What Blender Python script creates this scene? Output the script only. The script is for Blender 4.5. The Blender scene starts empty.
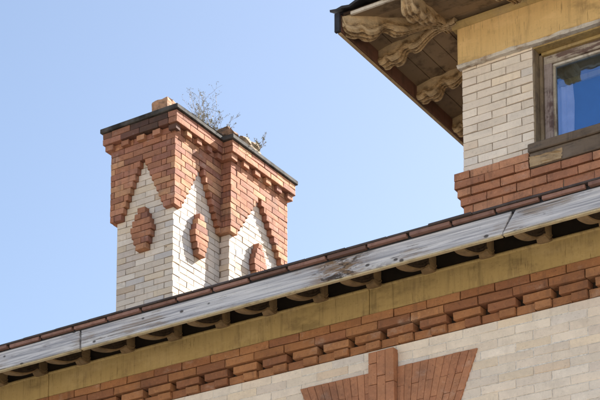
import bpy, bmesh, math, random
from mathutils import Vector, Matrix

rnd = random.Random(7)
sc = bpy.context.scene
COL = sc.collection

# ------------------------------------------------------------------ camera, sky, sun, exposure
FPX, PITCH, YAW, PPX, PPY = 1806.0, math.radians(9), math.radians(32.8), 300.0, 770.0   # in pixels of a 600 x 400 picture
cam_data = bpy.data.cameras.new('camera')
cam_data.sensor_width = 36.0
cam_data.lens = FPX / 600 * 36
cam_data.shift_x = 0.0
cam_data.shift_y = (PPY - 200) / 600
cam_data.clip_end = 5000
cam = bpy.data.objects.new('camera', cam_data)
COL.objects.link(cam)
cam.location = (0, 0, 1.6)
cam.rotation_euler = (math.pi / 2 + PITCH, 0, YAW)
sc.camera = cam

SUN_DIR = Vector((1.0, 2.15, 1.8)).normalized()        # towards the sun
SUN_EL = math.asin(SUN_DIR.z)
SUN_AZ = math.atan2(SUN_DIR.x, SUN_DIR.y)              # clockwise from +Y

world = bpy.data.worlds.new('World')
sc.world = world
world.use_nodes = True
wn = world.node_tree.nodes
wn.clear()
sky = wn.new('ShaderNodeTexSky')
sky.sky_type = 'NISHITA'
sky.sun_disc = False
sky.sun_elevation = SUN_EL
sky.sun_rotation = SUN_AZ
sky.altitude = 50
sky.air_density = 1.0
sky.dust_density = 1.8
sky.ozone_density = 0.6
bg = wn.new('ShaderNodeBackground')
bg.inputs['Strength'].default_value = 0.067
wo = wn.new('ShaderNodeOutputWorld')
world.node_tree.links.new(sky.outputs[0], bg.inputs['Color'])
world.node_tree.links.new(bg.outputs[0], wo.inputs['Surface'])

sun_data = bpy.data.lights.new('sun', 'SUN')
sun_data.energy = 5.0
sun_data.angle = math.radians(0.5)
sun_data.color = (1.0, 0.95, 0.87)
sun = bpy.data.objects.new('sun', sun_data)
COL.objects.link(sun)
sun.location = (20, 43, 36)
sun.rotation_euler = SUN_DIR.to_track_quat('Z', 'Y').to_euler()

sc.view_settings.view_transform = 'Standard'
sc.view_settings.look = 'None'
sc.view_settings.exposure = 1.77
sc.view_settings.gamma = 1.0


# ------------------------------------------------------------------ materials
class Nodes:
    def __init__(self, name):
        self.m = bpy.data.materials.new(name)
        self.m.use_nodes = True
        self.t = self.m.node_tree
        self.b = self.t.nodes['Principled BSDF']
        self.pos = self.new('ShaderNodeNewGeometry').outputs['Position']

    def new(self, kind, **kw):
        n = self.t.nodes.new(kind)
        for k, v in kw.items():
            setattr(n, k, v)
        return n

    def put(self, sock, v):
        if hasattr(v, 'links') and hasattr(v, 'is_output'):
            self.t.links.new(v, sock)
        elif isinstance(v, (tuple, list)) and len(v) == 3 and sock.type == 'RGBA':
            sock.default_value = (*v, 1)
        else:
            sock.default_value = v

    def mapping(self, scale=(1, 1, 1), loc=(0, 0, 0), src=None):
        n = self.new('ShaderNodeMapping')
        self.put(n.inputs['Vector'], src or self.pos)
        n.inputs['Scale'].default_value = scale
        n.inputs['Location'].default_value = loc
        return n.outputs[0]

    def noise(self, scale=5, detail=4, rough=0.55, vec=None, dist=0.0):
        n = self.new('ShaderNodeTexNoise')
        self.put(n.inputs['Vector'], vec or self.pos)
        n.inputs['Scale'].default_value = scale
        n.inputs['Detail'].default_value = detail
        n.inputs['Roughness'].default_value = rough
        n.inputs['Distortion'].default_value = dist
        return n.outputs['Fac']

    def ramp(self, fac, lo, hi, a=0.0, b=1.0):
        n = self.new('ShaderNodeMapRange', interpolation_type='SMOOTHSTEP')
        self.put(n.inputs['Value'], fac)
        n.inputs['From Min'].default_value = lo
        n.inputs['From Max'].default_value = hi
        n.inputs['To Min'].default_value = a
        n.inputs['To Max'].default_value = b
        return n.outputs[0]

    def math(self, op, a, b=0.0):
        n = self.new('ShaderNodeMath', operation=op)
        self.put(n.inputs[0], a)
        self.put(n.inputs[1], b)
        return n.outputs[0]

    def mix(self, fac, a, b, mode='MIX'):
        n = self.new('ShaderNodeMix', data_type='RGBA', blend_type=mode)
        self.put(n.inputs['Factor'], fac)
        self.put(n.inputs[6], a)
        self.put(n.inputs[7], b)
        return n.outputs[2]

    def bump(self, h, strength=0.3, dist=0.01):
        n = self.new('ShaderNodeBump')
        n.inputs['Strength'].default_value = strength
        n.inputs['Distance'].default_value = dist
        self.put(n.inputs['Height'], h)
        self.t.links.new(n.outputs[0], self.b.inputs['Normal'])

    def done(self, color, rough=0.8, spec=0.3):
        self.put(self.b.inputs['Base Color'], color)
        self.put(self.b.inputs['Roughness'], rough)
        self.b.inputs['Specular IOR Level'].default_value = spec
        return self.m


def brick_material(name, pale):
    """Colour of the single brick comes from the object's own colour; the rest is wear and grain."""
    k = Nodes(name)
    base = k.new('ShaderNodeObjectInfo').outputs['Color']
    big = k.noise(9, 3)
    fine = k.noise(160, 3, 0.7)
    mid = k.noise(42, 4, 0.65)
    c = k.mix(k.ramp(big, 0.35, 0.7, 0, 0.14 if pale else 0.30), base, (0.30, 0.27, 0.24) if pale else (0.16, 0.08, 0.055))
    c = k.mix(k.ramp(mid, 0.56, 0.74, 0, 0.45 if not pale else 0.28), c, (0.36, 0.31, 0.26) if pale else (0.12, 0.06, 0.045))
    c = k.mix(k.ramp(mid, 0.48, 0.25, 0, 0.55 if not pale else 0.4), c, k.mix(1.0, base, (1.22, 1.22, 1.2) if pale else (1.35, 1.45, 1.5), 'MULTIPLY'))
    smear = k.noise(5.0, 6, 0.7, k.mapping((1, 1, 1.6), (3, 1, 7)))
    c = k.mix(k.ramp(smear, 0.56, 0.72, 0, 0.22), c, (0.60, 0.55, 0.49) if not pale else (0.52, 0.45, 0.38))
    c = k.mix(k.ramp(fine, 0.60, 0.72, 0, 0.35), c, (0.22, 0.17, 0.13) if pale else (0.10, 0.05, 0.04))
    run = k.noise(1.0, 5, 0.65, k.mapping((17, 17, 2.4), (2, 5, 1)), 0.4)
    c = k.mix(k.ramp(run, 0.54, 0.72, 0, 0.16 if pale else 0.45), c, (0.26, 0.20, 0.15) if pale else (0.085, 0.055, 0.045))
    soot_shade = k.noise(2.3, 5, 0.6, k.mapping((1, 1, 1), (7, 2, 3)))
    c = k.mix(k.ramp(soot_shade, 0.54, 0.70, 0, 0.07 if pale else 0.42), c, (0.20, 0.16, 0.13) if pale else (0.09, 0.055, 0.045))
    pits = k.noise(75, 2, 0.5, k.mapping((1, 1, 1.7)))
    c = k.mix(k.ramp(pits, 0.69 if pale else 0.66, 0.78, 0, 0.35 if pale else 0.6), c, (0.15, 0.11, 0.085) if pale else (0.06, 0.035, 0.03))
    h = k.math('ADD', k.math('MULTIPLY', mid, 0.8), k.math('MULTIPLY', fine, 0.4))
    h = k.math('SUBTRACT', h, k.ramp(pits, 0.66, 0.76, 0, 0.4 if pale else 0.7))
    k.bump(h, 0.4 if pale else 0.55, 0.007)
    return k.done(c, 0.85, 0.25)


def brick_mass_material(name, pale):
    """The same bricks where they are joined into one mass: colour per brick from the island."""
    k = Nodes(name)
    isl = k.new('ShaderNodeNewGeometry').outputs['Random Per Island']
    cr = k.new('ShaderNodeValToRGB')
    cols = CREAMS if pale else REDS
    cr.color_ramp.interpolation = 'CONSTANT'
    while len(cr.color_ramp.elements) < len(cols):
        cr.color_ramp.elements.new(0.5)
    for i, e in enumerate(cr.color_ramp.elements):
        e.position = i / len(cols)
        e.color = (*cols[i], 1)
    k.put(cr.inputs[0], isl)
    c = k.mix(k.ramp(k.noise(30), 0.5, 0.75, 0, 0.4), cr.outputs[0], (0.2, 0.14, 0.1))
    k.bump(k.noise(60), 0.3, 0.005)
    return k.done(c, 0.85, 0.25)


CREAMS = [(0.65, 0.56, 0.465), (0.68, 0.60, 0.51), (0.62, 0.54, 0.46), (0.58, 0.505, 0.445), (0.66, 0.55, 0.42),
          (0.57, 0.53, 0.50), (0.69, 0.62, 0.54), (0.58, 0.46, 0.35)]
REDS = [(0.43, 0.195, 0.108), (0.39, 0.170, 0.098), (0.48, 0.235, 0.125), (0.33, 0.145, 0.092), (0.45, 0.215, 0.130),
        (0.37, 0.170, 0.112), (0.50, 0.270, 0.150), (0.30, 0.132, 0.090), (0.34, 0.155, 0.092), (0.41, 0.18, 0.10)]
ORANGES = [(0.36, 0.165, 0.074), (0.32, 0.142, 0.067), (0.39, 0.185, 0.085), (0.29, 0.128, 0.066), (0.42, 0.205, 0.096)]
SALMONS = [(0.51, 0.235, 0.130), (0.47, 0.210, 0.115), (0.54, 0.262, 0.148), (0.43, 0.190, 0.108)]
ARCH = [(0.44, 0.205, 0.110), (0.42, 0.192, 0.105), (0.46, 0.215, 0.118), (0.40, 0.180, 0.100)]


def mortar(name, col):
    k = Nodes(name)
    n = k.noise(60, 4, 0.7)
    k.bump(n, 0.5, 0.006)
    return k.done(k.mix(k.ramp(n, 0.4, 0.65), col, tuple(x * 0.7 for x in col)), 0.95, 0.1)


def painted_wood(name, paint, bare, along, wear=0.5, dirt=(0.10, 0.07, 0.045), rough=0.75):
    """Old paint on wood: streaks along the grain axis, flaked to bare wood, dirty."""
    k = Nodes(name)
    s = [26, 26, 26]
    s['xyz'.index(along)] = 2.2
    g = k.noise(2.2, 6, 0.65, k.mapping(tuple(s)), 0.3)
    patch = k.noise(5.5, 5, 0.62)
    fine = k.noise(90, 3, 0.6)
    c = k.mix(k.ramp(g, 0.40, 0.68, 0, 0.55), paint, tuple(0.6 * a + 0.4 * b for a, b in zip(paint, bare)))
    c = k.mix(k.math('MULTIPLY', k.ramp(patch, 0.50, 0.66), k.ramp(g, 0.40, 0.60, 0.2, wear * 1.6)), c, bare)
    runs = k.noise(1.0, 6, 0.7, k.mapping((22, 22, 1.6), (1, 4, 2)), 0.5)
    c = k.mix(k.ramp(runs, 0.50, 0.72, 0, 0.5), c, tuple(0.45 * x for x in bare))
    bleach = k.noise(2.6, 5, 0.65, k.mapping((1, 1, 2.5), (9, 2, 4)))
    c = k.mix(k.ramp(bleach, 0.52, 0.70, 0, 0.40), c, tuple(min(1, 1.15 * x + 0.06) for x in paint))
    c = k.mix(k.ramp(bleach, 0.46, 0.30, 0, 0.55), c, tuple(0.5 * x for x in bare))
    crack = k.noise(1.0, 3, 0.6, k.mapping(tuple(x * 3.0 for x in s), (3, 3, 3)))
    c = k.mix(k.ramp(crack, 0.64, 0.70, 0, 0.55), c, dirt)
    c = k.mix(k.ramp(fine, 0.60, 0.75, 0, 0.5), c, dirt)
    k.bump(k.math('ADD', g, k.math('MULTIPLY', patch, 0.4)), 0.35, 0.006)
    return k.done(c, rough, 0.25)


def fascia_material():
    """Silvered, flaking white boards: grain along X, knots, rot with a shape of its own near the scarf."""
    k = Nodes('weathered_white_board')
    g = k.noise(1.0, 7, 0.68, k.mapping((1.6, 30, 75)), 0.35)
    g2 = k.noise(1.0, 6, 0.62, k.mapping((0.9, 10, 24), (4, 0, 2)), 0.8)
    patch = k.noise(3.0, 6, 0.66, k.mapping((0.8, 1, 2.6)))
    fine = k.noise(120, 3, 0.6)
    c = k.mix(k.ramp(g, 0.36, 0.64), (0.58, 0.58, 0.61), (0.26, 0.27, 0.31))
    c = k.mix(k.ramp(g2, 0.48, 0.62, 0, 0.60), c, (0.64, 0.635, 0.64))
    c = k.mix(k.math('MULTIPLY', k.ramp(patch, 0.49, 0.62), k.ramp(g, 0.42, 0.58, 0.2, 0.85)), c, (0.27, 0.22, 0.18))
    split = k.noise(1.0, 2, 0.5, k.mapping((0.55, 12, 60), (2, 1, 6)))
    c = k.mix(k.math('MULTIPLY', k.ramp(k.math('ABSOLUTE', k.math('SUBTRACT', split, 0.5)), 0.020, 0.005), k.ramp(patch, 0.46, 0.56)), c, (0.09, 0.08, 0.08))
    # knots and nail holes
    v = k.new('ShaderNodeTexVoronoi')
    k.put(v.inputs['Vector'], k.mapping((7.5, 0, 13), (0.3, 0, 0.45)))
    v.inputs['Scale'].default_value = 1.0
    v.inputs['Randomness'].default_value = 1.0
    c = k.mix(k.ramp(v.outputs['Distance'], 0.15, 0.08, 0, 0.9), c, (0.05, 0.045, 0.045))
    v2 = k.new('ShaderNodeTexVoronoi')
    k.put(v2.inputs['Vector'], k.mapping((1.5, 0, 5), (0.65, 0, 0.2)))
    v2.inputs['Scale'].default_value = 1.0
    c = k.mix(k.math('MULTIPLY', k.ramp(v2.outputs['Distance'], 0.30, 0.08, 0, 0.9), k.ramp(k.noise(16, 5, 0.7, k.mapping((1, 1, 2))), 0.44, 0.58)), c, (0.15, 0.14, 0.15))
    # rotten stretch where the paint is gone
    sx = k.new('ShaderNodeSeparateXYZ')
    k.put(sx.inputs[0], k.pos)
    d = k.math('ABSOLUTE', k.math('SUBTRACT', sx.outputs[0], -5.27))
    rot = k.math('MULTIPLY', k.ramp(d, 0.30, 0.05), k.ramp(k.noise(1.0, 6, 0.7, k.mapping((6, 20, 34), (1, 3, 5)), 1.0), 0.38, 0.56, 0.0, 1.0))
    c = k.mix(rot, c, (0.20, 0.135, 0.085))
    rot2 = k.math('MULTIPLY', k.ramp(d, 0.34, 0.04), k.ramp(k.noise(9, 6, 0.72, k.mapping((1, 1, 3.2)), 0.6), 0.50, 0.60, 0.0, 0.95))
    c = k.mix(rot2, c, (0.05, 0.04, 0.035))
    c = k.mix(k.ramp(fine, 0.60, 0.74, 0, 0.4), c, (0.18, 0.17, 0.17))
    k.bump(k.math('ADD', g, k.math('MULTIPLY', fine, 0.3)), 0.45, 0.006)
    return k.done(c, 0.8, 0.2)


def bracket_material():
    """Carved wood: paler on the swells, darker in the hollows, dark dirt in patches."""
    k = Nodes('bracket_wood')
    g = k.noise(3, 6, 0.7, k.mapping((9, 9, 22)), 0.6)
    patch = k.noise(11, 5, 0.65)
    fine = k.noise(70, 4, 0.7)
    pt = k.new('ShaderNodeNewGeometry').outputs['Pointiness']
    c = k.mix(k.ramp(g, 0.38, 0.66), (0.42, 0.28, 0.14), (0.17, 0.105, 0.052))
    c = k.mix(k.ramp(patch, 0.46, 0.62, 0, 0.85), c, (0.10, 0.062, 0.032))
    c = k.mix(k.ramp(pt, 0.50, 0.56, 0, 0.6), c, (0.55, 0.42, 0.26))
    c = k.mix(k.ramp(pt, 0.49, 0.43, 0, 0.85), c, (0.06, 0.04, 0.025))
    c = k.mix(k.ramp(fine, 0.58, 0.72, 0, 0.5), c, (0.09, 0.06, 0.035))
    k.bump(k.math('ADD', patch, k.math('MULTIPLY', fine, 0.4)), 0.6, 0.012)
    return k.done(c, 0.8, 0.2)


def simple(name, col, var=0.35, scale=20, rough=0.8, spec=0.25, bump=0.3):
    k = Nodes(name)
    n = k.noise(scale, 5, 0.6)
    k.bump(n, bump, 0.006)
    return k.done(k.mix(k.ramp(n, 0.35, 0.7), col, tuple(x * (1 - var) for x in col)), rough, spec)


def object_coloured(name, rough=0.8, dark=(0.05, 0.04, 0.035), amount=0.5, scale=18):
    k = Nodes(name)
    base = k.new('ShaderNodeObjectInfo').outputs['Color']
    n = k.noise(scale, 5, 0.65)
    k.bump(n, 0.35, 0.006)
    return k.done(k.mix(k.ramp(n, 0.45, 0.72, 0, amount), base, dark), rough, 0.3)


def glass_material():
    k = Nodes('old_window_glass')
    t = k.t
    gl = k.new('ShaderNodeBsdfGlossy')
    gl.inputs['Roughness'].default_value = 0.02
    gl.inputs['Color'].default_value = (0.36, 0.62, 1.0, 1)  # blue tint put in to deepen the sky's reflection
    tr = k.new('ShaderNodeBsdfTransparent')
    tr.inputs['Color'].default_value = (0.86, 0.9, 0.95, 1)
    mx = k.new('ShaderNodeMixShader')
    mx.inputs[0].default_value = 0.24
    bp = k.new('ShaderNodeBump')
    bp.inputs['Strength'].default_value = 0.10
    bp.inputs['Distance'].default_value = 0.01
    k.put(bp.inputs['Height'], k.noise(6, 2))
    t.links.new(bp.outputs[0], gl.inputs['Normal'])
    t.links.new(tr.outputs[0], mx.inputs[1])
    t.links.new(gl.outputs[0], mx.inputs[2])
    t.links.new(mx.outputs[0], t.nodes['Material Output'].inputs['Surface'])
    return k.m


M = {
    'cream': brick_material('cream_brick', True),
    'red': brick_material('red_brick', False),
    'cream_mass': brick_mass_material('cream_brick_mass', True),
    'red_mass': brick_mass_material('red_brick_mass', False),
    'mortar_dark': mortar('brown_mortar', (0.34, 0.27, 0.21)),
    'soot_shade': mortar('gap_shade_mortar', (0.055, 0.04, 0.03)),  # near-black: shade of the corbel gaps put into the colour
    'mortar_pale': mortar('white_mortar', (0.74, 0.70, 0.65)),
    'fascia': fascia_material(),
    'ochre': painted_wood('ochre_paint', (0.68, 0.47, 0.21), (0.50, 0.34, 0.16), 'z', 0.55, (0.17, 0.11, 0.05)),
    'ochre_x': painted_wood('ochre_paint_lengthwise', (0.42, 0.30, 0.12), (0.36, 0.27, 0.15), 'x', 0.45, (0.17, 0.11, 0.05)),
    'olive': painted_wood('olive_ochre_paint', (0.43, 0.315, 0.135), (0.30, 0.215, 0.10), 'z', 0.6, (0.12, 0.08, 0.03)),
    'brown': painted_wood('old_brown_paint', (0.26, 0.20, 0.13), (0.15, 0.11, 0.08), 'z', 0.7, (0.07, 0.05, 0.04)),
    'brown_x': painted_wood('old_brown_paint_lengthwise', (0.20, 0.145, 0.075), (0.12, 0.085, 0.05), 'x', 0.7, (0.06, 0.045, 0.03)),
    'trim': painted_wood('flaking_white_trim', (0.62, 0.58, 0.52), (0.34, 0.26, 0.19), 'x', 0.8),
    'drip': painted_wood('faded_cream_edge', (0.50, 0.41, 0.26), (0.30, 0.23, 0.13), 'x', 0.7),
    'trim_z': painted_wood('flaking_cream_sash', (0.50, 0.45, 0.36), (0.20, 0.15, 0.11), 'z', 1.0),
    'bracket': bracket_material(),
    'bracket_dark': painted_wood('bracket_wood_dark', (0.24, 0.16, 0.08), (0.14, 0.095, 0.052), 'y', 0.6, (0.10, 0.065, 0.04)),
    'cheek_shade': simple('shaded_bracket_cheek', (0.055, 0.036, 0.022), 0.5, 30, 0.85),  # cheeks near-black: their shade put into the colour
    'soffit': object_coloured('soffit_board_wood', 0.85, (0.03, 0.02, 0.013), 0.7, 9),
    'frame': painted_wood('peeling_window_paint', (0.34, 0.28, 0.26), (0.13, 0.085, 0.08), 'z', 1.2, (0.06, 0.04, 0.035)),
    'frame_x': painted_wood('peeling_window_paint_lengthwise', (0.46, 0.40, 0.33), (0.15, 0.10, 0.085), 'x', 1.2, (0.06, 0.04, 0.035)),
    'sill': painted_wood('grey_sill_wood', (0.17, 0.125, 0.09), (0.10, 0.08, 0.065), 'x', 0.7, (0.04, 0.03, 0.03)),
    'tan': painted_wood('worn_tan_paint', (0.42, 0.29, 0.16), (0.20, 0.14, 0.09), 'x', 0.9, (0.06, 0.045, 0.035)),
    'tile': object_coloured('roof_tile', 0.7, (0.10, 0.045, 0.035), 0.5, 25),
    'slate': simple('dark_slate', (0.075, 0.06, 0.06), 0.4, 12, 0.6),
    'felt': simple('black_roofing_felt', (0.035, 0.035, 0.04), 0.4, 25, 0.55),
    'rust': painted_wood('red_brown_paint', (0.16, 0.075, 0.05), (0.10, 0.06, 0.04), 'y', 0.5),
    'stone': simple('sooty_cap_stone', (0.085, 0.078, 0.072), 0.75, 9, 0.9),
    'clay': simple('fired_clay', (0.46, 0.27, 0.17), 0.5, 14, 0.85, bump=0.7),
    'rubble': simple('broken_clay', (0.30, 0.19, 0.13), 0.6, 35, 0.9, bump=0.8),
    'pale_rubble': simple('pale_mortar_lump', (0.40, 0.31, 0.23), 0.4, 40, 0.9, bump=0.8),
    'glass': glass_material(),
    'curtain': simple('faded_curtain', (0.80, 0.74, 0.82), 0.2, 8, 0.9),
    'sky_reflect': simple('painted_sky_reflection', (0.008, 0.060, 0.17), 0.3, 6, 0.8),  # blue of the reflected sky, painted as a surface colour
    'room': simple('dark_plaster', (0.06, 0.055, 0.05), 0.3, 5, 0.9),
    'twig': simple('dry_stem', (0.36, 0.30, 0.22), 0.4, 60, 0.8),
    'leaf': simple('grey_green_leaf', (0.26, 0.24, 0.13), 0.4, 30, 0.7),
    'ground': simple('pale_sandy_ground', (0.43, 0.37, 0.29), 0.15, 0.8, 0.95),
}


# ------------------------------------------------------------------ mesh helpers
def link(name, data, mat=None, parent=None, loc=None, rot=None, color=None, kind=None, label=None):
    o = bpy.data.objects.new(name, data)
    COL.objects.link(o)
    if mat is not None and data is not None and not data.materials:
        data.materials.append(mat)
    if parent is not None:
        o.parent = parent
    if loc is not None:
        o.location = loc
    if rot is not None:
        o.rotation_euler = rot
    if color is not None:
        o.color = (*color, 1)
    if kind:
        o['kind'] = kind
    if label:
        o['label'] = label
    return o


def bm_box(bm, lo, hi, bevel=0.0):
    """Axis-aligned box into a bmesh."""
    r = bmesh.ops.create_cube(bm, size=1.0)
    vs = r['verts']
    c = [(a + b) / 2 for a, b in zip(lo, hi)]
    d = [b - a for a, b in zip(lo, hi)]
    for v in vs:
        v.co = Vector((v.co.x * d[0] + c[0], v.co.y * d[1] + c[1], v.co.z * d[2] + c[2]))
    if bevel:
        es = list({e for v in vs for e in v.link_edges})
        bmesh.ops.bevel(bm, geom=es, offset=bevel, segments=1, affect='EDGES')


def to_mesh(bm, name, smooth=False):
    me = bpy.data.meshes.new(name)
    bmesh.ops.recalc_face_normals(bm, faces=bm.faces[:])
    bm.to_mesh(me)
    bm.free()
    if smooth:
        for p in me.polygons:
            p.use_smooth = True
    return me


def box(name, lo, hi, mat, parent=None, bevel=0.004, **kw):
    bm = bmesh.new()
    bm_box(bm, lo, hi, bevel)
    return link(name, to_mesh(bm, name), mat, parent, **kw)


def prism(name, poly, axis, a, b, mat, parent=None, bevel=0.0, **kw):
    """Polygon in the plane across AXIS ('y': (x, z) pairs; 'x': (y, z) pairs) drawn out from a to b."""
    bm = bmesh.new()
    def P(p, t):
        return (p[0], t, p[1]) if axis == 'y' else (t, p[0], p[1])
    v0 = [bm.verts.new(P(p, a)) for p in poly]
    v1 = [bm.verts.new(P(p, b)) for p in poly]
    bm.faces.new(v0)
    bm.faces.new(v1)
    n = len(poly)
    for i in range(n):
        bm.faces.new((v0[i], v0[(i + 1) % n], v1[(i + 1) % n], v1[i]))
    if bevel:
        bmesh.ops.bevel(bm, geom=bm.edges[:], offset=bevel, segments=1, affect='EDGES')
    return link(name, to_mesh(bm, name), mat, parent, **kw)


# ------------------------------------------------------------------ bricks
JOINT = 0.0045
DEPTH = 0.10
BL = 0.228                       # brick length with its joint
_mesh_cache = {}
_h = Vector((-math.sin(YAW), math.cos(YAW), 0))
_F = _h * math.cos(PITCH) + Vector((0, 0, math.sin(PITCH)))
_U = -_h * math.sin(PITCH) + Vector((0, 0, math.cos(PITCH)))
_R = Vector((math.cos(YAW), math.sin(YAW), 0))


def in_view(p, margin=14):
    """Whether the photograph shows this spot: inside its frame and not behind the main roof's edge."""
    d = Vector(p) - Vector((0, 0, 1.6))
    z = d.dot(_F)
    x, y = PPX + FPX * d.dot(_R) / z, PPY - FPX * d.dot(_U) / z
    if not (-margin < x < 600 + margin and -margin < y < 400 + margin):
        return False
    return p[1] < 9.6 or y < 345 - 0.2817 * x + 6


def brick_mesh(l, d, h, kind, variant):
    key = (round(l, 3), round(d, 3), round(h, 3), kind, variant)
    if key not in _mesh_cache:
        bm = bmesh.new()
        bm_box(bm, (-l / 2, -d / 2, -h / 2), (l / 2, d / 2, h / 2), 0.0022)
        r2 = random.Random(variant * 31 + 5)
        for v in bm.verts:
            v.co += Vector((r2.uniform(-1, 1), r2.uniform(-1, 1), r2.uniform(-1, 1))) * 0.0018
            if r2.random() < 0.10:                           # a chipped arris
                v.co -= Vector((math.copysign(min(0.006, l / 8), v.co.x), math.copysign(0.0015, v.co.y), math.copysign(0.004, v.co.z)))
        me = to_mesh(bm, kind + '_brick')
        me.materials.append(M[kind])
        _mesh_cache[key] = me
    return _mesh_cache[key]


def shade(col, lo, hi):
    f = rnd.uniform(lo, hi)
    return tuple(x * f for x in col)


class Mass:
    """Bricks that the photograph does not show, joined into one part of kind stuff."""
    def __init__(self):
        self.bm = {'cream': bmesh.new(), 'red': bmesh.new()}

    def add(self, lo, hi, kind):
        bm_box(self.bm[kind], lo, hi)

    def build(self, parent):
        for kind, bm in self.bm.items():
            if bm.verts:
                link('hidden_%s_brickwork' % kind, to_mesh(bm, kind + '_brickwork'), M[kind + '_mass'], parent, kind='stuff')
            else:
                bm.free()


def tint(kind, dark=0.0, reds=None, calm=0.0):
    if kind == 'cream':
        c = Vector(rnd.choices(CREAMS, (6, 7, 5, 3, 4, 3, 5, 2))[0])
    else:
        c = Vector(rnd.choice(reds or REDS))
    c = c.lerp(Vector((0.645, 0.56, 0.465)), calm) if kind == 'cream' else c
    c = c * rnd.uniform(0.92, 1.08)
    if dark:
        c = c * (1 - dark) + Vector((0.022, 0.02, 0.021)) * dark
    return tuple(c)


def brick(parent, mass, name, O, u, n, u0, u1, z0, z1, proud, kind, depth=DEPTH, dark=0.0, pale=1.0, force_mass=False, reds=None, joint=JOINT, jit=0.0022, calm=0.0):
    """One brick on the wall face through O, along u, facing n, its front PROUD of the face."""
    u0, u1, z0, z1 = u0 + joint / 2, u1 - joint / 2, z0 + joint / 2, z1 - joint / 2
    if u1 - u0 < 0.012:
        return
    c = Vector(O) + Vector(u) * ((u0 + u1) / 2) + Vector(n) * (proud - depth / 2)
    c.z = (z0 + z1) / 2
    front = c + Vector(n) * depth / 2
    if force_mass or not in_view(front):
        e = Vector(u) * ((u1 - u0) / 2) + Vector(n) * (depth / 2)
        ex, ey = abs(e.x), abs(e.y)
        mass.add((c.x - ex, c.y - ey, z0), (c.x + ex, c.y + ey, z1), kind)
        return
    me = brick_mesh(u1 - u0, depth, z1 - z0, kind, rnd.randrange(7))
    ang = math.atan2(u[1], u[0])
    c += Vector(n) * rnd.uniform(-jit, jit)
    col = tuple(x * pale for x in tint(kind, dark, reds, calm))
    link(name, me, None, parent, c, (rnd.uniform(-.006, .006), rnd.uniform(-.003, .003), ang + rnd.uniform(-.003, .003)), col)


def bond(a, b, course, phase=0.0, length=BL):
    """Joints of a running bond between a and b."""
    off = phase + (length / 2 if course % 2 else 0)
    k = math.ceil((a - off) / length + 1e-6)
    cuts = [a]
    while off + k * length < b - 1e-6:
        t = off + k * length
        if t - cuts[-1] > 0.034:
            cuts.append(t)
        k += 1
    if len(cuts) > 1 and b - cuts[-1] < 0.034:
        cuts.pop()
    cuts.append(b)
    return list(zip(cuts[:-1], cuts[1:]))


# ------------------------------------------------------------------ ground and the house itself
bm = bmesh.new()
bmesh.ops.create_grid(bm, x_segments=2, y_segments=2, size=2500)
link('ground', to_mesh(bm, 'ground'), M['ground'], kind='structure')

house = bpy.data.objects.new('brick_house', None)
COL.objects.link(house)
house['label'] = 'old house of cream and red brick with ornate chimney, bracketed eaves and corner tower'
house['category'] = 'house'

YF, YE = 9.1, 8.6                       # face of the main wall, face of the eave board
XL, XR = -15.0, 0.5                     # ends of the main front

# ------------------------------------------------------------------ main wall
ARCH_C, ARCH_TOP, ARCH_BOT, ARCH_W, ARCH_S = -5.235, 5.73, 5.36, 0.622, 0.40
KEY0, KEY1, KEY_TOP = -5.338, -5.157, 5.842
CF = 0.0545
CORB_TOP = 6.088
CREAM_TOP = CORB_TOP - 4 * CF

facade = box('facade_wall', (XL, YF + 0.0035, 0.0), (XR, YF + 0.45, CREAM_TOP), M['mortar_pale'], house, 0,
             label='main front wall of pale cream brick under a red corbelled band')
fmass = Mass()
fo, fu, fn = (0, YF, 0), (1, 0, 0), (0, -1, 0)


def arch_half(z):
    return ARCH_W - ARCH_S * (ARCH_TOP - z)


for c in range(0, 17):
    z1 = CREAM_TOP - c * CF
    z0 = z1 - CF
    zm = (z0 + z1) / 2
    spans = [(-9.4, -2.6)]
    if zm < ARCH_TOP:
        hw = arch_half(max(zm, ARCH_BOT)) + 0.0
        spans = [(-9.4, ARCH_C - hw), (ARCH_C + hw, -2.6)]
    elif zm < KEY_TOP:
        spans = [(-9.4, KEY0), (KEY1, -2.6)]
    for a, b in spans:
        for u0, u1 in bond(a, b, c, 0.075):
            if not in_view((u1, YF, z1)) and not in_view((u0, YF, z1)) and (u1 < -7.4 or z1 < 5.1):
                continue
            brick(facade, fmass, 'cream_brick', fo, fu, fn, u0, u1, z0, z1, 0.0, 'cream', pale=1.18, joint=0.0036, jit=0.001, calm=0.25)
# red corbel: two flush courses, a course of spaced stretchers, a course of half bricks
corbel_core = box('corbel_backing', (XL, YF + 0.040, CREAM_TOP), (XR, YF + 0.45, 6.30), M['soot_shade'], facade, 0)  # dark backing paints the shade in the gaps
GAP_X = -6.833
k0, k1 = -12, 19
for k in range(k0, k1):
    x = GAP_X + k * BL
    if x > -2.7:
        break
    z = CORB_TOP
    for c in (0, 1):
        off = BL * (0.35 if c == 0 else 0.85)
        brick(facade, fmass, 'red_brick', fo, fu, fn, x + off, x + off + BL, z - (c + 1) * CF, z - c * CF, 0.050 if c == 0 else 0.048, 'red', reds=ORANGES)
    brick(facade, fmass, 'red_brick', fo, fu, fn, x + 0.021, x + BL - 0.021, z - 3 * CF, z - 2 * CF - 0.004, 0.034, 'red', reds=ORANGES)
    brick(facade, fmass, 'red_brick', fo, fu, fn, x + BL * 0.40, x + BL * 0.86, z - 4 * CF + .003, z - 3 * CF - .003, 0.024, 'red', reds=ORANGES)
    brick(facade, fmass, 'red_brick', fo, fu, fn, x + BL * 0.86, x + BL * 1.40, z - 4 * CF, z - 3 * CF, 0.004, 'red', reds=ORANGES)
fmass.build(facade)

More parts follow.
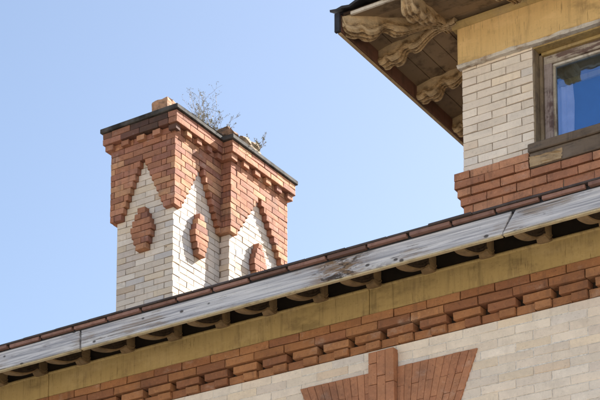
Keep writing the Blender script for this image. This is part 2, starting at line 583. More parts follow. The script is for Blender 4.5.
# jack arch of red soldiers with a raised keystone
arch = box('window_arch', (ARCH_C - 0.44, YF - 0.004, ARCH_BOT), (ARCH_C + 0.44, YF + 0.02, ARCH_TOP - 0.02), M['mortar_dark'], house, 0,
           label='flat window arch of red brick with raised keystone')
NW = 10
for side in (-1, 1):
    inner_t = inner_b = 0.0
    e0 = (KEY1 if side > 0 else KEY0)
    wt = abs(ARCH_C + side * ARCH_W - e0)
    wb = abs(ARCH_C + side * arch_half(ARCH_BOT) - e0)
    for i in range(NW):
        f0, f1 = i / NW, (i + 1) / NW
        zs = [ARCH_BOT, ARCH_BOT + (0.13 if i % 2 else 0.24), ARCH_TOP]
        for a, b in zip(zs[:-1], zs[1:]):
            def xx(fr, z):
                t = (z - ARCH_BOT) / (ARCH_TOP - ARCH_BOT)
                return e0 + side * fr * (wb + (wt - wb) * t)
            g = 0.0012
            poly = [(xx(f0, a) + side * g, a + g), (xx(f1, a) - side * g, a + g), (xx(f1, b) - side * g, b - g), (xx(f0, b) + side * g, b - g)]
            yp = YF - 0.013 + rnd.uniform(-.002, .002)
            prism('arch_brick', poly, 'y', yp, YF + 0.05, M['red'], arch, 0.0014, color=tint('red', 0, ARCH))
for i in range(3):
    w = (KEY1 - KEY0) / 3
    zs = [5.30, 5.42 + 0.07 * (i == 1), 5.63 + 0.05 * (i == 1), KEY_TOP - (0.075 if i == 0 else 0)]
    zs = zs if i else zs + [KEY_TOP]
    for a, b in zip(zs[:-1], zs[1:]):
        x0, x1 = KEY0 + i * w + 0.0012, KEY0 + (i + 1) * w - 0.0012
        box('arch_brick', (x0, YF - 0.052 + rnd.uniform(-.002, .002), a + 0.002), (x1, YF + 0.04, b - 0.002), M['red'], arch, 0.002, color=tint('red', 0, ARCH))
# the window that the arch spans
lw = box('lower_window', (ARCH_C - 0.47, YF - 0.02, 3.75), (ARCH_C + 0.47, YF + 0.004, ARCH_BOT - 0.01), M['frame'], house, 0.004)
box('pane', (ARCH_C - 0.40, YF - 0.026, 4.58), (ARCH_C + 0.40, YF - 0.022, 5.27), M['sky_reflect'], lw, 0)
box('pane', (ARCH_C - 0.40, YF - 0.026, 3.83), (ARCH_C + 0.40, YF - 0.022, 4.52), M['sky_reflect'], lw, 0)

# ------------------------------------------------------------------ main eave
TILT = 0.25                             # slope of the main roof


def under(y):
    """Underside of the roof boarding at the main eave."""
    return 6.278 + (y - YE - 0.03) * TILT


eave = bpy.data.objects.new('main_eave', None)
COL.objects.link(eave)
eave.parent = house
eave['label'] = 'overhanging main eave with weathered white boards and curved brackets'
for i in range(4):                      # boarding lengthwise, seen from below between the brackets
    y0 = YE + 0.032 + i * 0.118
    y1 = y0 + 0.113
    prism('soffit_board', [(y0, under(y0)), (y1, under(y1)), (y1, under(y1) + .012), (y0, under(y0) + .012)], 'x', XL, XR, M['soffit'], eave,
          color=shade((0.045, 0.032, 0.022), 0.7, 1.3))  # near-black boards: shade under the eave put into their colour
# frieze of ochre boards, with a bead at its top
for a, b in ((XL, -7.9), (-7.9, -5.33), (-5.33, -2.4), (-2.4, XR)):
    fb = box('frieze_board', (a + 0.002, YF - 0.046, CORB_TOP + 0.002), (b - 0.002, YF + 0.02, 6.247), M['olive'], eave, 0.004)
    box('bead', (a + 0.001, YF - 0.058, 6.243), (b - 0.001, YF - 0.01, 6.264), M['olive'], fb, 0.007)
box('frieze_backing', (XL, YF - 0.02, 6.26), (XR, YF + 0.02, 6.375), M['soffit'], eave, 0, color=(0.02, 0.015, 0.011))  # near-black sheet painting the eave's shade above the frieze
# eave boards
FZ0, FZ1 = 6.141, 6.262
box('edge_shadow_strip', (XL, YE + 0.012, 6.255), (XR, YE + 0.03, 6.290), M['felt'], eave, 0)  # black strip added to paint the shadow line under the tiles
for i, (a, b, sl0, sl1) in enumerate(((XL, -7.251, 0, 0), (-7.239, -4.171, 0, 0.032), (-4.155, -1.3, 0.042, 0), (-1.292, XR, 0, 0))):
    poly = [(a - sl0, FZ0), (b - sl1, FZ0), (b + sl1, FZ1), (a + sl0, FZ1)]
    fa = prism('eave_board', poly, 'y', YE + (0.004 if i == 1 else 0.0), YE + 0.03, M['fascia'], eave, 0.004)
    prism('drip_strip', [(a - sl0 + .002, FZ0 - 0.011), (b - sl1 - .002, FZ0 - 0.011), (b - sl1 - .002, FZ0 - 0.001), (a - sl0 + .002, FZ0 - 0.001)], 'y',
          YE + 0.005, YE + 0.032, M['drip'], fa, 0.002)


def bracket_mesh(name, length, bottom, width, rise, flange=0.016, lobes=0.0, leaf=0.0, n=48, seed=3, mats=None):
    """Scrolled bracket along +X from its nose (0) to the wall (length), its top reaching z = 0 at the wall: an under side that may be
    carved in lobes, a flange along its lower edge, a groove, a raised line and flat cheeks up to the soffit."""
    bm = bmesh.new()
    r2 = random.Random(seed)
    rings = []
    for i in range(n + 1):
        t = i / n
        x = t * length
        zb, w, zt = bottom(t), width(t) / 2, -rise * (1 - t)
        right = []
        for j in range(7):                                    # under side, middle to edge
            q = j / 6
            z = zb + 0.25 * flange * q ** 4
            z += lobes * (0.5 - 0.5 * math.cos(q * 2 * math.pi * 1.5)) * 0.9
            z += leaf * max(0.0, math.sin(t * 38 + q * 2.2)) * (0.35 + q) * max(0.0, 1 - t * 1.5)
            right.append((q * w, z + (r2.uniform(-1, 1) * 0.0012 if lobes else 0)))
        e = right[-1][1]
        f = flange
        ribs = ((1.0, f), (1.0, f * 1.6), (0.86, f * 2.2), (0.84, f * 2.6), (0.84, f * 3.2), (0.82, f * 3.6)) if lobes else ((1.0, f), (0.80, f * 1.15), (0.78, f * 1.9), (0.92, f * 2.1), (0.92, f * 2.9), (0.78, f * 3.1))
        for dx, dz in ribs:
            right.append((dx * w, min(e + dz, zt - 0.002)))
        right.append((0.78 * w, zt))
        left = [(-y, z) for y, z in reversed(right[1:])]
        rings.append([bm.verts.new((x, y, z)) for y, z in left + right])
    m = len(rings[0])
    for i, (a, b) in enumerate(zip(rings[:-1], rings[1:])):
        for j in range(m - 1):
            f = bm.faces.new((a[j], a[j + 1], b[j + 1], b[j]))
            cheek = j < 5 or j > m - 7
            f.material_index = 1 if mats and cheek and i < n * 0.78 else 0  # painted shade on the cheeks, all but the wall scroll
        bm.faces.new((a[-1], a[0], b[0], b[-1]))
    bm.faces.new(rings[0])
    bm.faces.new(rings[-1])
    me = to_mesh(bm, name, True)
    me.set_sharp_from_angle(angle=math.radians(32))
    for x in mats or ():
        me.materials.append(x)
    return me


def curve(pts):
    """Smooth line through (t, value) pairs (cubic, slopes from the neighbours)."""
    n = len(pts)
    m = []
    for i in range(n):
        a, b = pts[max(i - 1, 0)], pts[min(i + 1, n - 1)]
        m.append((b[1] - a[1]) / (b[0] - a[0]))

    def f(t):
        for i in range(n - 1):
            (a, va), (b, vb) = pts[i], pts[i + 1]
            if t <= b or i == n - 2:
                h = b - a
                q = (t - a) / h
                return (va * (2 * q ** 3 - 3 * q * q + 1) + m[i] * h * (q ** 3 - 2 * q * q + q) + vb * (-2 * q ** 3 + 3 * q * q) + m[i + 1] * h * (q ** 3 - q * q))
    return f


# small brackets under the main eave: nose behind the board, thin waist, scroll against the wall
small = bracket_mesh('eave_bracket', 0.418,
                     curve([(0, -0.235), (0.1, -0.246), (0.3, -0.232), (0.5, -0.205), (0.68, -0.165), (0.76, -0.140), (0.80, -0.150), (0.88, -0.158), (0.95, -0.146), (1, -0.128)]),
                     curve([(0, 0.062), (0.6, 0.058), (0.75, 0.054), (0.86, 0.075), (1, 0.068)]), 0.1045, 0.011, mats=(M['bracket_dark'], M['cheek_shade']))
for k in range(-8, 20):
    x = -7.93 + k * 0.381
    if x > XR:
        break
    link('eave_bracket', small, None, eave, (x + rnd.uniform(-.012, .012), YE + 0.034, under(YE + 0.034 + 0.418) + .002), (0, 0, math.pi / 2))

# ------------------------------------------------------------------ main roof: one slope, edge tiles built one by one
roof = prism('main_roof', [(YE + 0.02, 6.300), (17.0, 6.310 + (17.0 - YE) * TILT), (17.0, 6.25 + (17.0 - YE) * TILT), (YE + 0.052, 6.297)], 'x', XL - 0.1, XR + 0.1, M['slate'], house,
             label='low main roof edged with thin red tiles and dark slates')
for k in range(-24, 30):
    a = -7.852 + k * 0.2783
    if a > XR or a < XL:
        continue
    dark = 0.55 if abs(a + 5.30) < 0.15 else (0.3 if rnd.random() < 0.15 else 0)
    col = shade((0.26 * (1 - dark), 0.145 * (1 - dark), 0.115 * (1 - dark)), 0.8, 1.2)
    box('edge_tile', (a + 0.007 + rnd.uniform(0, .005), YE - 0.018 + rnd.uniform(-.006, .006), 6.273 + rnd.uniform(-.003, .003)), (a + 0.2713 - rnd.uniform(0, .006), YE + 0.011, 6.292), M['tile'], roof, 0.0015, color=col)
    s = box('edge_slate', (a + 0.14, YE - 0.028 + rnd.uniform(-.006, .006), 6.2935), (a + 0.4175, YE + 0.06, 6.304 + rnd.uniform(0, .003)), M['slate'], roof, 0.003)

# ------------------------------------------------------------------ chimney
YC, CX0, CX1 = 12.95, -10.465, -9.784           # front block: front face, left and right side
Y2, CX2, Y3 = 13.715, -9.669, 14.635            # back block: front face, right side, back
CC = 0.0615
CAP_Z = 10.53
chimney = bpy.data.objects.new('chimney', None)
COL.objects.link(chimney)
chimney.parent = house
chimney['label'] = 'tall cream brick chimney with red stepped panels, lozenges and corbelled top'
bm = bmesh.new()
bm_box(bm, (CX0 + .007, YC + .007, 6.9), (CX1 - .007, Y3 - .007, CAP_Z))
link('shaft_core', to_mesh(bm, 'shaft_core'), M['mortar_dark'], chimney)
bm = bmesh.new()
bm_box(bm, (CX1 - .05, Y2 + .007, 6.9), (CX2 - .007, Y3 - .007, CAP_Z - .002))
link('shaft_core', to_mesh(bm, 'shaft_core_side'), M['mortar_dark'], chimney)

cmass = Mass()
PAN, COR, DEN = 0.052, 0.112, 0.092
DIAMOND = (0.048, 0.080, 0.108, 0.130, 0.116, 0.092, 0.066)


def course_zones(k, W):
    """(u0, u1, kind, proud) of a chimney course counted down from the top, across a face of width W."""
    if k < 2:
        return [(0, W, 'red', COR)]
    if k == 2:
        return 'dentil'
    mid = W / 2
    if k < 6:
        return [(0, W, 'red', PAN)]
    if k < 15:
        hb = {True: 0.25}.get(W < 0.7, W / 2 - 0.075)
        hw = 0.030 + (hb - 0.030) * (k - 6) / 8
        z = [(0, mid - hw, 'red', PAN), (mid + hw, W, 'red', PAN)]
        inner = [(mid - hw, mid + hw)]
    else:
        hw = mid
        z = []
        inner = [(0, W)]
    d = k - 14
    if 0 <= d < len(DIAMOND):
        h = min(DIAMOND[d] * (1.0 if W < 0.7 else 0.88), hw)
        a, b = inner[0]
        z += [(mid - h, mid + h, 'red', PAN + 0.012), (a, mid - h, 'cream', 0.0), (mid + h, b, 'cream', 0.0)]
    else:
        z += [(inner[0][0], inner[0][1], 'cream', 0.0)]
    return z


def chimney_face(O, u, n, W, left_corner, right_corner, own_par, ndent, hide=False, soot_shade=0.0, ncourses=44, start=0.0):
    """left/right_corner: 'own' (shared corner laid alternately), 'out' (runs out over the corner) or 'in' (dies into the next block)."""
    for k in range(ncourses):
        z1 = CAP_Z - k * CC
        z0 = z1 - CC
        zones = course_zones(k, W)
        owns = (k + own_par) % 2 == 0
        if zones == 'dentil':
            lo = -DEN if left_corner != 'in' else 0.0
            hi = W + DEN if right_corner != 'in' else W - DEN
            # backing course, then the blocks
            a0 = -PAN if (left_corner != 'shared' or owns) else DEPTH + JOINT - PAN
            b0 = (W + PAN if (right_corner != 'shared' or owns) else W + PAN - DEPTH - JOINT) if right_corner != 'in' else W - PAN
            for u0, u1 in bond(a0, b0, k, start):
                brick(chimney, cmass, 'red_brick', O, u, n, u0, u1, z0, z1, PAN, 'red', force_mass=hide)
            step = (hi - lo) / (ndent - 0.5)
            for i in range(ndent):
                a = lo + i * step
                b = a + step * 0.5
                dp = DEN - PAN + 0.03
                if i == 0 and left_corner == 'shared' and own_par == 1:
                    continue                                   # that corner block is laid with the neighbouring face
                if i == 0 and left_corner in ('shared', 'out'):
                    dp = DEPTH
                brick(chimney, cmass, 'dentil_brick', O, u, n, a, b, z0 + .002, z1 - .002, DEN, 'red', depth=dp, force_mass=hide, dark=soot_shade if rnd.random() < .25 else 0)
            continue
        for (a, b, kind, p) in zones:
            pe = p
            aa, bb = a, b
            if a == 0:
                if left_corner == 'shared':
                    aa = -pe if owns else DEPTH + JOINT / 2 - pe
                elif left_corner == 'out':
                    aa = -pe
            if b == W:
                if right_corner == 'shared':
                    bb = W + pe if owns else W + pe - DEPTH - JOINT / 2
                elif right_corner == 'out':
                    bb = W + pe
                elif right_corner == 'in':
                    bb = W - pe - .001
            if bb - aa < 0.02:
                continue
            for u0, u1 in bond(aa, bb, k, start):
                dk = 0.0
                if soot_shade and k < 2 and ((u0 + u1) / 2 > W * 0.55 and rnd.random() < .6 or rnd.random() < 0.3):
                    dk = soot_shade * rnd.uniform(0.7, 1.15)
                elif soot_shade and kind == 'red' and rnd.random() < 0.12:
                    dk = 0.35
                brick(chimney, cmass, kind + '_brick', O, u, n, u0, u1, z0, z1, p, kind, force_mass=hide, dark=min(dk, 0.95))


chimney_face((CX0, YC, 0), (1, 0, 0), (0, -1, 0), CX1 - CX0, 'out', 'shared', 0, 5, soot_shade=0.8)
chimney_face((CX1, YC, 0), (0, 1, 0), (1, 0, 0), Y2 - YC, 'shared', 'in', 1, 5)
chimney_face((CX1, Y2, 0), (1, 0, 0), (0, -1, 0), CX2 - CX1, 'in', 'shared', 0, 1) if False else None
chimney_face((CX2, Y2, 0), (0, 1, 0), (1, 0, 0), Y3 - Y2, 'shared', 'out', 1, 6)
# narrow return of the back block, towards the street
Wn = CX2 - CX1
for k in range(44):
    z1 = CAP_Z - k * CC
    kind, p = ('red', COR) if k < 2 else ('red', DEN) if k == 2 else ('red', PAN) if k < 15 else ('cream', 0.0)
    owns = k % 2 == 0
    b = Wn + p if owns else Wn + p - DEPTH - JOINT / 2
    if b > 0.03:
        brick(chimney, cmass, kind + '_brick', (CX1, Y2, 0), (1, 0, 0), (0, -1, 0), -0.03, b, z1 - CC, z1, p, kind)
# faces turned away from the street, joined
chimney_face((CX0, Y3, 0), (0, -1, 0), (-1, 0, 0), Y3 - YC, 'none', 'none', 0, 9, hide=True)
chimney_face((CX2, Y3, 0), (-1, 0, 0), (0, 1, 0), CX2 - CX0, 'none', 'none', 0, 6, hide=True)
cmass.build(chimney)
# cap slab, following the stepped plan
CP = 0.132
poly = [(CX0 - CP, YC - CP), (CX1 + CP, YC - CP), (CX1 + CP, Y2 - CP), (CX2 + CP, Y2 - CP), (CX2 + CP, Y3 + CP), (CX0 - CP, Y3 + CP)]
bm = bmesh.new()
v0 = [bm.verts.new((x, y, CAP_Z + .002)) for x, y in poly]
v1 = [bm.verts.new((x, y, CAP_Z + .048)) for x, y in poly]
bm.faces.new(v0)
bm.faces.new(v1)
for i in range(6):
    bm.faces.new((v0[i], v0[(i + 1) % 6], v1[(i + 1) % 6], v1[i]))
bmesh.ops.bevel(bm, geom=bm.edges[:], offset=0.006, segments=1, affect='EDGES')
link('cap_slab', to_mesh(bm, 'cap_slab'), M['stone'], chimney)


def lump(name, lo, hi, mat, parent, jag=0.02, seed=1, cuts=3):
    bm = bmesh.new()
    bm_box(bm, lo, hi)
    bmesh.ops.subdivide_edges(bm, edges=bm.edges[:], cuts=cuts, use_grid_fill=True)
    r2 = random.Random(seed)
    top = hi[2]
    for v in bm.verts:
        f = 1.0 if v.co.z > lo[2] + 0.3 * (hi[2] - lo[2]) else 0.25
        v.co += Vector((r2.uniform(-1, 1), r2.uniform(-1, 1), r2.uniform(-1.4, 0.6))) * jag * f
    return link(name, to_mesh(bm, name), mat, parent)


T = CAP_Z + 0.048
lump('flue_block', (-9.99, 12.86, T - .003), (-9.80, 13.24, T + 0.125), M['clay'], chimney, 0.007, 3, 4)
lump('flue_block', (-9.92, 13.62, T - .003), (-9.62, 13.80, T + 0.125), M['rubble'], chimney, 0.020, 5)
lump('mortar_lump', (-9.66, 13.80, T - .003), (-9.55, 14.10, T + 0.085), M['pale_rubble'], chimney, 0.022, 8)

# ------------------------------------------------------------------ tower
YT, TX0, TX1 = 10.6, -5.467, -3.35
TYB = 13.2
CT = 0.0597
BAND_TOP = 7.708
WIN0, WIN1 = -4.916, -3.90
WZ0, WZ1 = 7.735, 8.50
tower = bpy.data.objects.new('tower', None)
COL.objects.link(tower)
tower.parent = house
tower['label'] = 'cream brick tower wall above a stepped red brick band'
for lo, hi in (((TX0 + .006, YT + .006, 6.4), (TX1, YT + .30, WZ0 - .06)),
               ((TX0 + .006, YT + .006, WZ0 - .06), (WIN0 - .003, YT + .30, 8.95)),
               ((WIN1 + .003, YT + .006, WZ0 - .06), (TX1, YT + .30, 8.95)),
               ((WIN0 - .003, YT + .006, WZ1 + .002), (WIN1 + .003, YT + .30, 8.95)),
               ((TX0 + .006, YT + .30, 6.4), (TX0 + .30, TYB, 8.95)),
               ((TX1 - .30, YT + .30, 6.4), (TX1, TYB, 8.95)),
               ((TX0 + .30, TYB - .3, 6.4), (TX1 - .30, TYB, 8.95))):
    box('wall_core', lo, hi, M['mortar_dark'], tower, 0)
tmass = Mass()
to, tu, tn = (TX0, YT, 0), (1, 0, 0), (0, -1, 0)
WT = TX1 - TX0
w0, w1 = WIN0 - TX0, WIN1 - TX0
for k in range(14):
    z1 = BAND_TOP + (k + 1) * CT
    z0 = z1 - CT
    for a, b in ((0, w0), (w1, WT)):
        for u0, u1 in bond(a, b, k, 0.002 if a == 0 else w1):
            brick(tower, tmass, 'cream_brick', to, tu, tn, u0, u1, z0, z1, 0, 'cream', pale=1.2, joint=0.004, calm=0.35)
for k in range(9):
    p = (0.050, 0.050, 0.034, 0.018, 0.003, 0.003, 0.003, 0.003, 0.003)[k]
    z1 = BAND_TOP - k * CT
    a, b = -p, WT + p
    if k == 0:
        segs = [(a, w0 - 0.025), (w1 + 0.025, b)]
    elif k == 1:
        segs = [(a, w0 - 0.025), (w1 + 0.025, b)]
    else:
        segs = [(a, b)]
    for a, b in segs:
        for u0, u1 in bond(a, b, k, 0.075):
            brick(tower, tmass, 'red_brick', to, tu, tn, u0, u1, z1 - CT, z1, p, 'red', reds=SALMONS)
    # the side turned from the street
    for u0, u1 in bond(-p + DEPTH + JOINT, TYB - YT, k, 0.0):
        brick(tower, tmass, 'red_brick', (TX0, YT, 0), (0, 1, 0), (-1, 0, 0), u0, u1, z1 - CT, z1, p, 'red', force_mass=True)
for k in range(20):
    z1 = BAND_TOP + (k + 1) * CT
    for u0, u1 in bond(DEPTH + JOINT, TYB - YT, k, 0.0):
        brick(tower, tmass, 'cream_brick', (TX0, YT, 0), (0, 1, 0), (-1, 0, 0), u0, u1, z1 - CT, z1, 0, 'cream', force_mass=True)
tmass.build(tower)

# frieze above the window, flaking trim at its foot
box('frieze_board', (TX0 - 0.010, YT - 0.045, 8.524), (TX1 + 0.01, YT + 0.01, 8.800), M['ochre'], tower, 0.004)
box('frieze_board', (TX0 - 0.012, YT - 0.008, 8.55), (TX0 + 0.02, TYB, 8.798), M['ochre'], tower, 0.003)
prism('frieze_moulding', [(YT - 0.050, 8.795), (YT - 0.070, 8.812), (YT - 0.080, 8.838), (YT + 0.01, 8.838), (YT + 0.01, 8.795)], 'x', TX0 - 0.045, TX1 + 0.045, M['ochre_x'], tower, 0.003)
bm = bmesh.new()
N = 60
for face in range(1):
    prev = None
    for i in range(N + 1):
        x = TX0 - 0.014 + (TX1 + 0.028 - TX0) * i / N
        zb = 8.498 + rnd.uniform(0, .006)
        zt = 8.531 + 0.006 * math.sin(i * 0.9) * math.sin(i * 0.37) + rnd.uniform(-.004, .004)
        yf = YT - 0.052 + rnd.uniform(-.003, .003)
        cur = [bm.verts.new((x, YT + .005, zb)), bm.verts.new((x, yf + .014, zb)), bm.verts.new((x, yf, zb + .016)), bm.verts.new((x, yf + .002, zt - .012)), bm.verts.new((x, YT - .03, zt)), bm.verts.new((x, YT + .005, zt))]
        if prev:
            for j in range(6):
                bm.faces.new((prev[j], prev[(j + 1) % 6], cur[(j + 1) % 6], cur[j]))
        else:
            bm.faces.new(cur)
        prev = cur
    bm.faces.new(prev)
link('flaking_trim', to_mesh(bm, 'flaking_trim'), M['trim'], tower)

# window
win = bpy.data.objects.new('tower_window', None)
COL.objects.link(win)
win.parent = house
win['label'] = 'tower window with peeling frame and glass with painted blue sky reflection'
G = 0.105                                            # depth of the reveal
box('jamb_lining', (WIN0 - .002, YT + .004, WZ0), (WIN0 + 0.010, YT + G, WZ1), M['brown'], win, 0.002)
box('jamb_lining', (WIN1 - 0.010, YT + .004, WZ0), (WIN1 + .002, YT + G, WZ1), M['brown'], win, 0.002)
box('head_lining', (WIN0, YT + .003, WZ1 - 0.010), (WIN1, YT + G, WZ1 + .001), M['olive'], win, 0.002)
fx0, fx1 = WIN0 + 0.012, WIN1 - 0.012
box('outer_frame', (fx0, YT + G - .03, WZ0 + .03), (fx0 + 0.022, YT + G + .05, WZ1 - .012), M['brown'], win, 0.003)
box('frame_stile', (fx0 + 0.024, YT + G - .008, WZ0 + .03), (fx0 + 0.085, YT + G + .05, WZ1 - .035), M['frame'], win, 0.004)
box('frame_stile', (fx1 - 0.085, YT + G - .008, WZ0 + .03), (fx1 - .002, YT + G + .05, WZ1 - .035), M['frame'], win, 0.004)
box('outer_frame', (fx0 + .001, YT + G - .03, WZ1 - .034), (fx1, YT + G + .05, WZ1 - .0115), M['ochre_x'], win, 0.003)
box('frame_rail', (fx0 + 0.026, YT + G - .010, WZ1 - .098), (fx1 - .004, YT + G + .05, WZ1 - .036), M['frame_x'], win, 0.004)
sx0, sx1 = fx0 + 0.087, fx1 - 0.087
box('sash_stile', (sx0 - .012, YT + G + .012, WZ0 + .05), (sx0 + 0.014, YT + G + .045, WZ1 - .10), M['trim_z'], win, 0.003)
box('sash_rail', (sx0, YT + G + .008, WZ1 - .116), (sx1, YT + G + .045, WZ1 - .099), M['trim'], win, 0.003)
box('sash_rail', (sx0 - .03, YT + G - .02, WZ0 + .028), (sx1 + .03, YT + G + .045, WZ0 + .062), M['frame_x'], win, 0.004)
box('pane', (sx0 + .010, YT + G + .030, WZ0 + .06), (sx1 + .01, YT + G + .034, WZ1 - .112), M['glass'], win, 0)
box('inner_head', (sx0 - .02, YT + G + .052, 8.285), (sx1 + .02, YT + G + .075, WZ1 - .05), M['brown_x'], win, 0.003)
box('inner_rail', (sx0 + .02, YT + G + .046, 8.240), (sx1 + .02, YT + G + .070, 8.283), M['olive'], win, 0.004)
# curtain in soft folds behind the glass, and an added blue panel painting the sky's reflection
bm = bmesh.new()
prev = None
for i in range(25):
    x = sx0 + .006 + 0.118 * i / 24 
    y = YT + G + .060 + 0.005 * math.sin(i * 0.7)
    wob = 0.006 * math.sin(i * 2.3)
    cur = [bm.verts.new((x, y, WZ0 + .03)), bm.verts.new((x + (0.01 if i > 20 else 0), y + .004, 8.10)), bm.verts.new((x, y, 8.27 + wob))]
    if prev:
        for j in range(2):
            bm.faces.new((prev[j], prev[j + 1], cur[j + 1], cur[j]))
    prev = cur
cu = to_mesh(bm, 'curtain', True)
link('curtain', cu, M['curtain'], win)
box('sky_reflection_panel', (sx0 - .02, YT + G + .10, WZ0), (sx1 + .02, YT + G + .135, WZ1 - .05), M['sky_reflect'], win, 0)
box('sill_board', (WIN0 - 0.026, YT - 0.062, BAND_TOP - .008), (WIN1 + 0.026, YT + G + .02, WZ0 + .028), M['sill'], win, 0.006)
box('sill_block', (WIN0 - 0.018, YT - 0.045, BAND_TOP - 2 * CT + .002), (WIN1 + 0.018, YT + .1, BAND_TOP - .009), M['sill'], win, 0.004)
lump('sill_patch', (WIN0 - 0.014, YT - 0.052, BAND_TOP - 2 * CT + .008), (WIN0 + 0.22, YT - .02, BAND_TOP - .036), M['tan'], win, 0.007, 4, 5)

# ------------------------------------------------------------------ tower eave
D = 0.64
EX, EY = TX0 - D, YT - D                      # outer corner
EXR, EYB = TX1 + D, TYB + D
SZ = 8.872                                    # underside of the soffit at the wall
SO = 8.782                                    # and at the outer edge
RISE = (SZ - SO) / D


def slab(name, plan, zf, th, mat, parent, **kw):
    """A board of plan polygon PLAN whose underside is at zf(x, y)."""
    bm = bmesh.new()
    a = [bm.verts.new((x, y, zf(x, y))) for x, y in plan]
    b = [bm.verts.new((x, y, zf(x, y) + th)) for x, y in plan]
    bm.faces.new(a)
    bm.faces.new(b)
    n = len(plan)
    for i in range(n):
        bm.faces.new((a[i], a[(i + 1) % n], b[(i + 1) % n], b[i]))
    return link(name, to_mesh(bm, name), mat, parent, **kw)


te = bpy.data.objects.new('tower_eave', None)
COL.objects.link(te)
te.parent = house
te['label'] = 'wide tower eave with carved scroll brackets, plank soffit and broken corner'
nb = 5
for i in range(nb):                           # planks along the side and along the front, mitred on the corner
    w = (D - 0.02) / nb
    d0, d1 = 0.03 + i * w, 0.03 + (i + 1) * w - 0.007
    jz = rnd.uniform(0, .004)
    slab('soffit_plank', [(EX + d0, EY + d0), (EX + d1, EY + d1), (EX + d1, EYB - .02), (EX + d0, EYB - .02)], lambda x, y: SO + (x - EX) * RISE + jz, 0.018, M['soffit'], te,
         color=shade((0.29, 0.205, 0.125), 0.8, 1.2))
    slab('soffit_plank', [(EX + d0 + .004, EY + d0), (EXR - .02, EY + d0), (EXR - .02, EY + d1), (EX + d1 + .004, EY + d1)], lambda x, y: SO + (y - EY) * RISE + jz, 0.018, M['soffit'], te,
         color=shade((0.29, 0.205, 0.125), 0.8, 1.2))
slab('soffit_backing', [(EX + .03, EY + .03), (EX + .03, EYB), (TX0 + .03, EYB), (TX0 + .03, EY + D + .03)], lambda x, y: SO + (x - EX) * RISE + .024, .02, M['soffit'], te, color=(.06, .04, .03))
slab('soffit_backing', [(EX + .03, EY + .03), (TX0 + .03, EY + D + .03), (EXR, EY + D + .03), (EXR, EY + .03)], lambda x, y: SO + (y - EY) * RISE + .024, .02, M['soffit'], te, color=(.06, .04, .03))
EB = 8.682
side_board = box('eave_board', (EX, EY + 0.004, EB), (EX + 0.028, EYB, 8.806), M['rust'], te, 0.003)
box('drip_strip', (EX - .004, EY + .010, EB - .012), (EX + 0.020, EYB, EB - .001), M['bracket'], side_board, 0.003)
box('board_end', (EX - 0.012, EY - 0.024, EB - .012), (EX + 0.030, EY + .002, 8.812), M['felt'], te, 0.003)
box('broken_board', (EX + 0.032, EY + .004, EB + 0.03), (EX + 0.062, EY + .03, 8.792), M['bracket'], te, 0.006)
# roofing edge along the front, lifted and torn near the corner
bm = bmesh.new()
prev = None
N = 70
for i in range(N + 1):
    x = EX - 0.03 + (EXR + 0.06 - EX) * i / N
    t = (x - EX)
    lift = 0.020 * math.exp(-((t - 0.20) / 0.06) ** 2) + rnd.uniform(-.003, .003)
    fr = EY - 0.045 + rnd.uniform(-.008, .008)
    cur = [bm.verts.new((x, fr, 8.812 + lift)), bm.verts.new((x, fr - .004, 8.828 + lift)), bm.verts.new((x, EY + .3, 8.96)), bm.verts.new((x, EY + .3, 8.94))]
    if prev:
        for j in range(4):
            bm.faces.new((prev[j], prev[(j + 1) % 4], cur[(j + 1) % 4], cur[j]))
    else:
        bm.faces.new(cur)
    prev = cur
bm.faces.new(prev)
link('roofing_edge', to_mesh(bm, 'roofing_edge'), M['felt'], te)
box('front_batten', (EX + 0.10, EY + 0.006, 8.786), (EXR - .02, EY + 0.030, 8.810), M['trim'], te, 0.004)
tr = bpy.data.meshes.new('tower_roof')
hx, hy = (EX + EXR) / 2, (EY + EYB) / 2
tr.from_pydata([(EX - .03, EY + .02, 8.83), (EXR + .03, EY + .02, 8.83), (EXR + .03, EYB + .03, 8.83), (EX - .03, EYB + .03, 8.83), (hx, hy - .3, 9.75), (hx, hy + .3, 9.75)], [],
               [(0, 1, 4), (1, 2, 5, 4), (2, 3, 5), (3, 0, 4, 5)])
link('tower_roof', tr, M['slate'], house)

def carved(seed):
    r2 = random.Random(seed)
    q = lambda pts, a: curve([(t, v * (1.0 if t > 0.9 or a > 0.0055 else 0.94) + (r2.uniform(-a, a) if 0 < t < 0.9 else 0)) for t, v in pts])
    me = bracket_mesh('carved_bracket', 0.635,
                      q([(0, -0.145), (0.025, -0.195), (0.08, -0.222), (0.16, -0.214), (0.24, -0.224), (0.31, -0.202), (0.355, -0.155), (0.40, -0.148), (0.45, -0.168),
                         (0.51, -0.168), (0.57, -0.140), (0.63, -0.112), (0.74, -0.082), (0.86, -0.066), (0.95, -0.066), (1, -0.06)], 0.005),
                      q([(0, 0.080), (0.06, 0.115), (0.28, 0.128), (0.36, 0.090), (0.46, 0.108), (0.58, 0.080), (0.75, 0.066), (1, 0.062)], 0.006), 0.090, flange=0.013, lobes=0.010, leaf=0.013, n=80, seed=seed)
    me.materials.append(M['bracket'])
    return me


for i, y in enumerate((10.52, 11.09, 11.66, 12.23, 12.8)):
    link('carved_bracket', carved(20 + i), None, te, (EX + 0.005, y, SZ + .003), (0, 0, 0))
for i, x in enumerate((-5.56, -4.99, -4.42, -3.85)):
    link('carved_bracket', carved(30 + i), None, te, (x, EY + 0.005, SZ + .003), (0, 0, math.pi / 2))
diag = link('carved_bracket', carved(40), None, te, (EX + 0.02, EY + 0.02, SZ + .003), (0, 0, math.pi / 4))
diag.scale = (1.36, 1.0, 1.0)

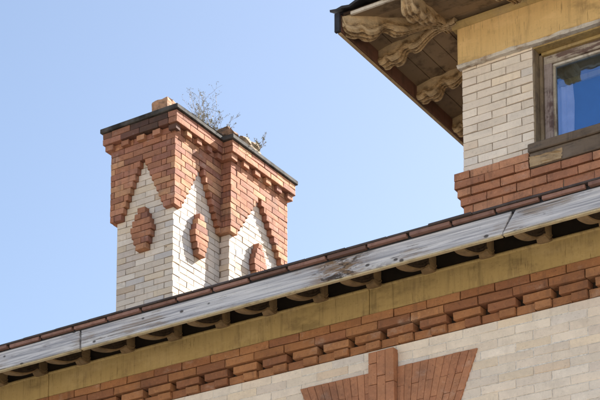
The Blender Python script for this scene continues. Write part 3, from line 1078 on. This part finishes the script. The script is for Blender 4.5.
# ------------------------------------------------------------------ weeds on the chimney top
def weed(loc, height, nst, spread, seed, label):
    r2 = random.Random(seed)
    root = bpy.data.objects.new('weed_plant', None)
    COL.objects.link(root)
    root.location = loc
    root['label'] = label
    root['category'] = 'plant'
    root['group'] = 'weeds on the chimney top'
    sb, lb = bmesh.new(), bmesh.new()

    def tube(p, q, r0, r1):
        d = (q - p).normalized()
        a = d.orthogonal().normalized()
        b = d.cross(a)
        A = [sb.verts.new(p + (a * math.cos(t) + b * math.sin(t)) * r0) for t in (0, 2.094, 4.189)]
        B = [sb.verts.new(q + (a * math.cos(t) + b * math.sin(t)) * r1) for t in (0, 2.094, 4.189)]
        for i in range(3):
            sb.faces.new((A[i], A[(i + 1) % 3], B[(i + 1) % 3], B[i]))

    def leaf(p):
        d = Vector((r2.gauss(0, 1), r2.gauss(0, 1), r2.gauss(0.3, 0.8))).normalized()
        s = d.orthogonal().normalized()
        l, w = r2.uniform(.005, .013), r2.uniform(.0015, .0032)
        lb.faces.new([lb.verts.new(p), lb.verts.new(p + d * l * .5 + s * w), lb.verts.new(p + d * l), lb.verts.new(p + d * l * .5 - s * w)])

    def grow(p, d, length, r, depth):
        n = 5
        for i in range(n):
            d = (d + Vector((r2.gauss(0, .16), r2.gauss(0, .16), r2.gauss(0.02, .1)))).normalized()
            q = p + d * length / n
            tube(p, q, r * (1 - i / n * .5), r * (1 - (i + 1) / n * .5))
            p = q
            if r2.random() < 0.2:
                leaf(p)
            if depth and r2.random() < 0.6:
                grow(p, (d + Vector((r2.gauss(0, .7), r2.gauss(0, .7), r2.gauss(0.1, .4)))).normalized(), length * r2.uniform(.25, .5), r * .6, depth - 1)
        leaf(p)
        leaf(p)
    for i in range(nst):
        a = r2.uniform(0, 6.28)
        tilt = r2.uniform(0.0, spread)
        d = Vector((math.cos(a) * tilt, math.sin(a) * tilt, 1)).normalized()
        grow(Vector((math.cos(a) * .03, math.sin(a) * .03, 0)), d, height * r2.uniform(.55, 1.0), .0022, 3)
    link('stems', to_mesh(sb, 'stems'), M['twig'], root)
    link('leaves', to_mesh(lb, 'leaves'), M['leaf'], root)


weed((-9.84, 13.42, T), 0.44, 14, 0.6, 21, 'tall dry twiggy weed sprouting from the chimney top beside the clay block')
weed((-9.78, 13.56, T), 0.28, 26, 1.2, 12, 'low spreading weed tuft on the chimney top before the broken clay block')
weed((-9.58, 14.02, T), 0.16, 10, 1.0, 13, 'small weed tuft on the chimney top behind the pale mortar lump')
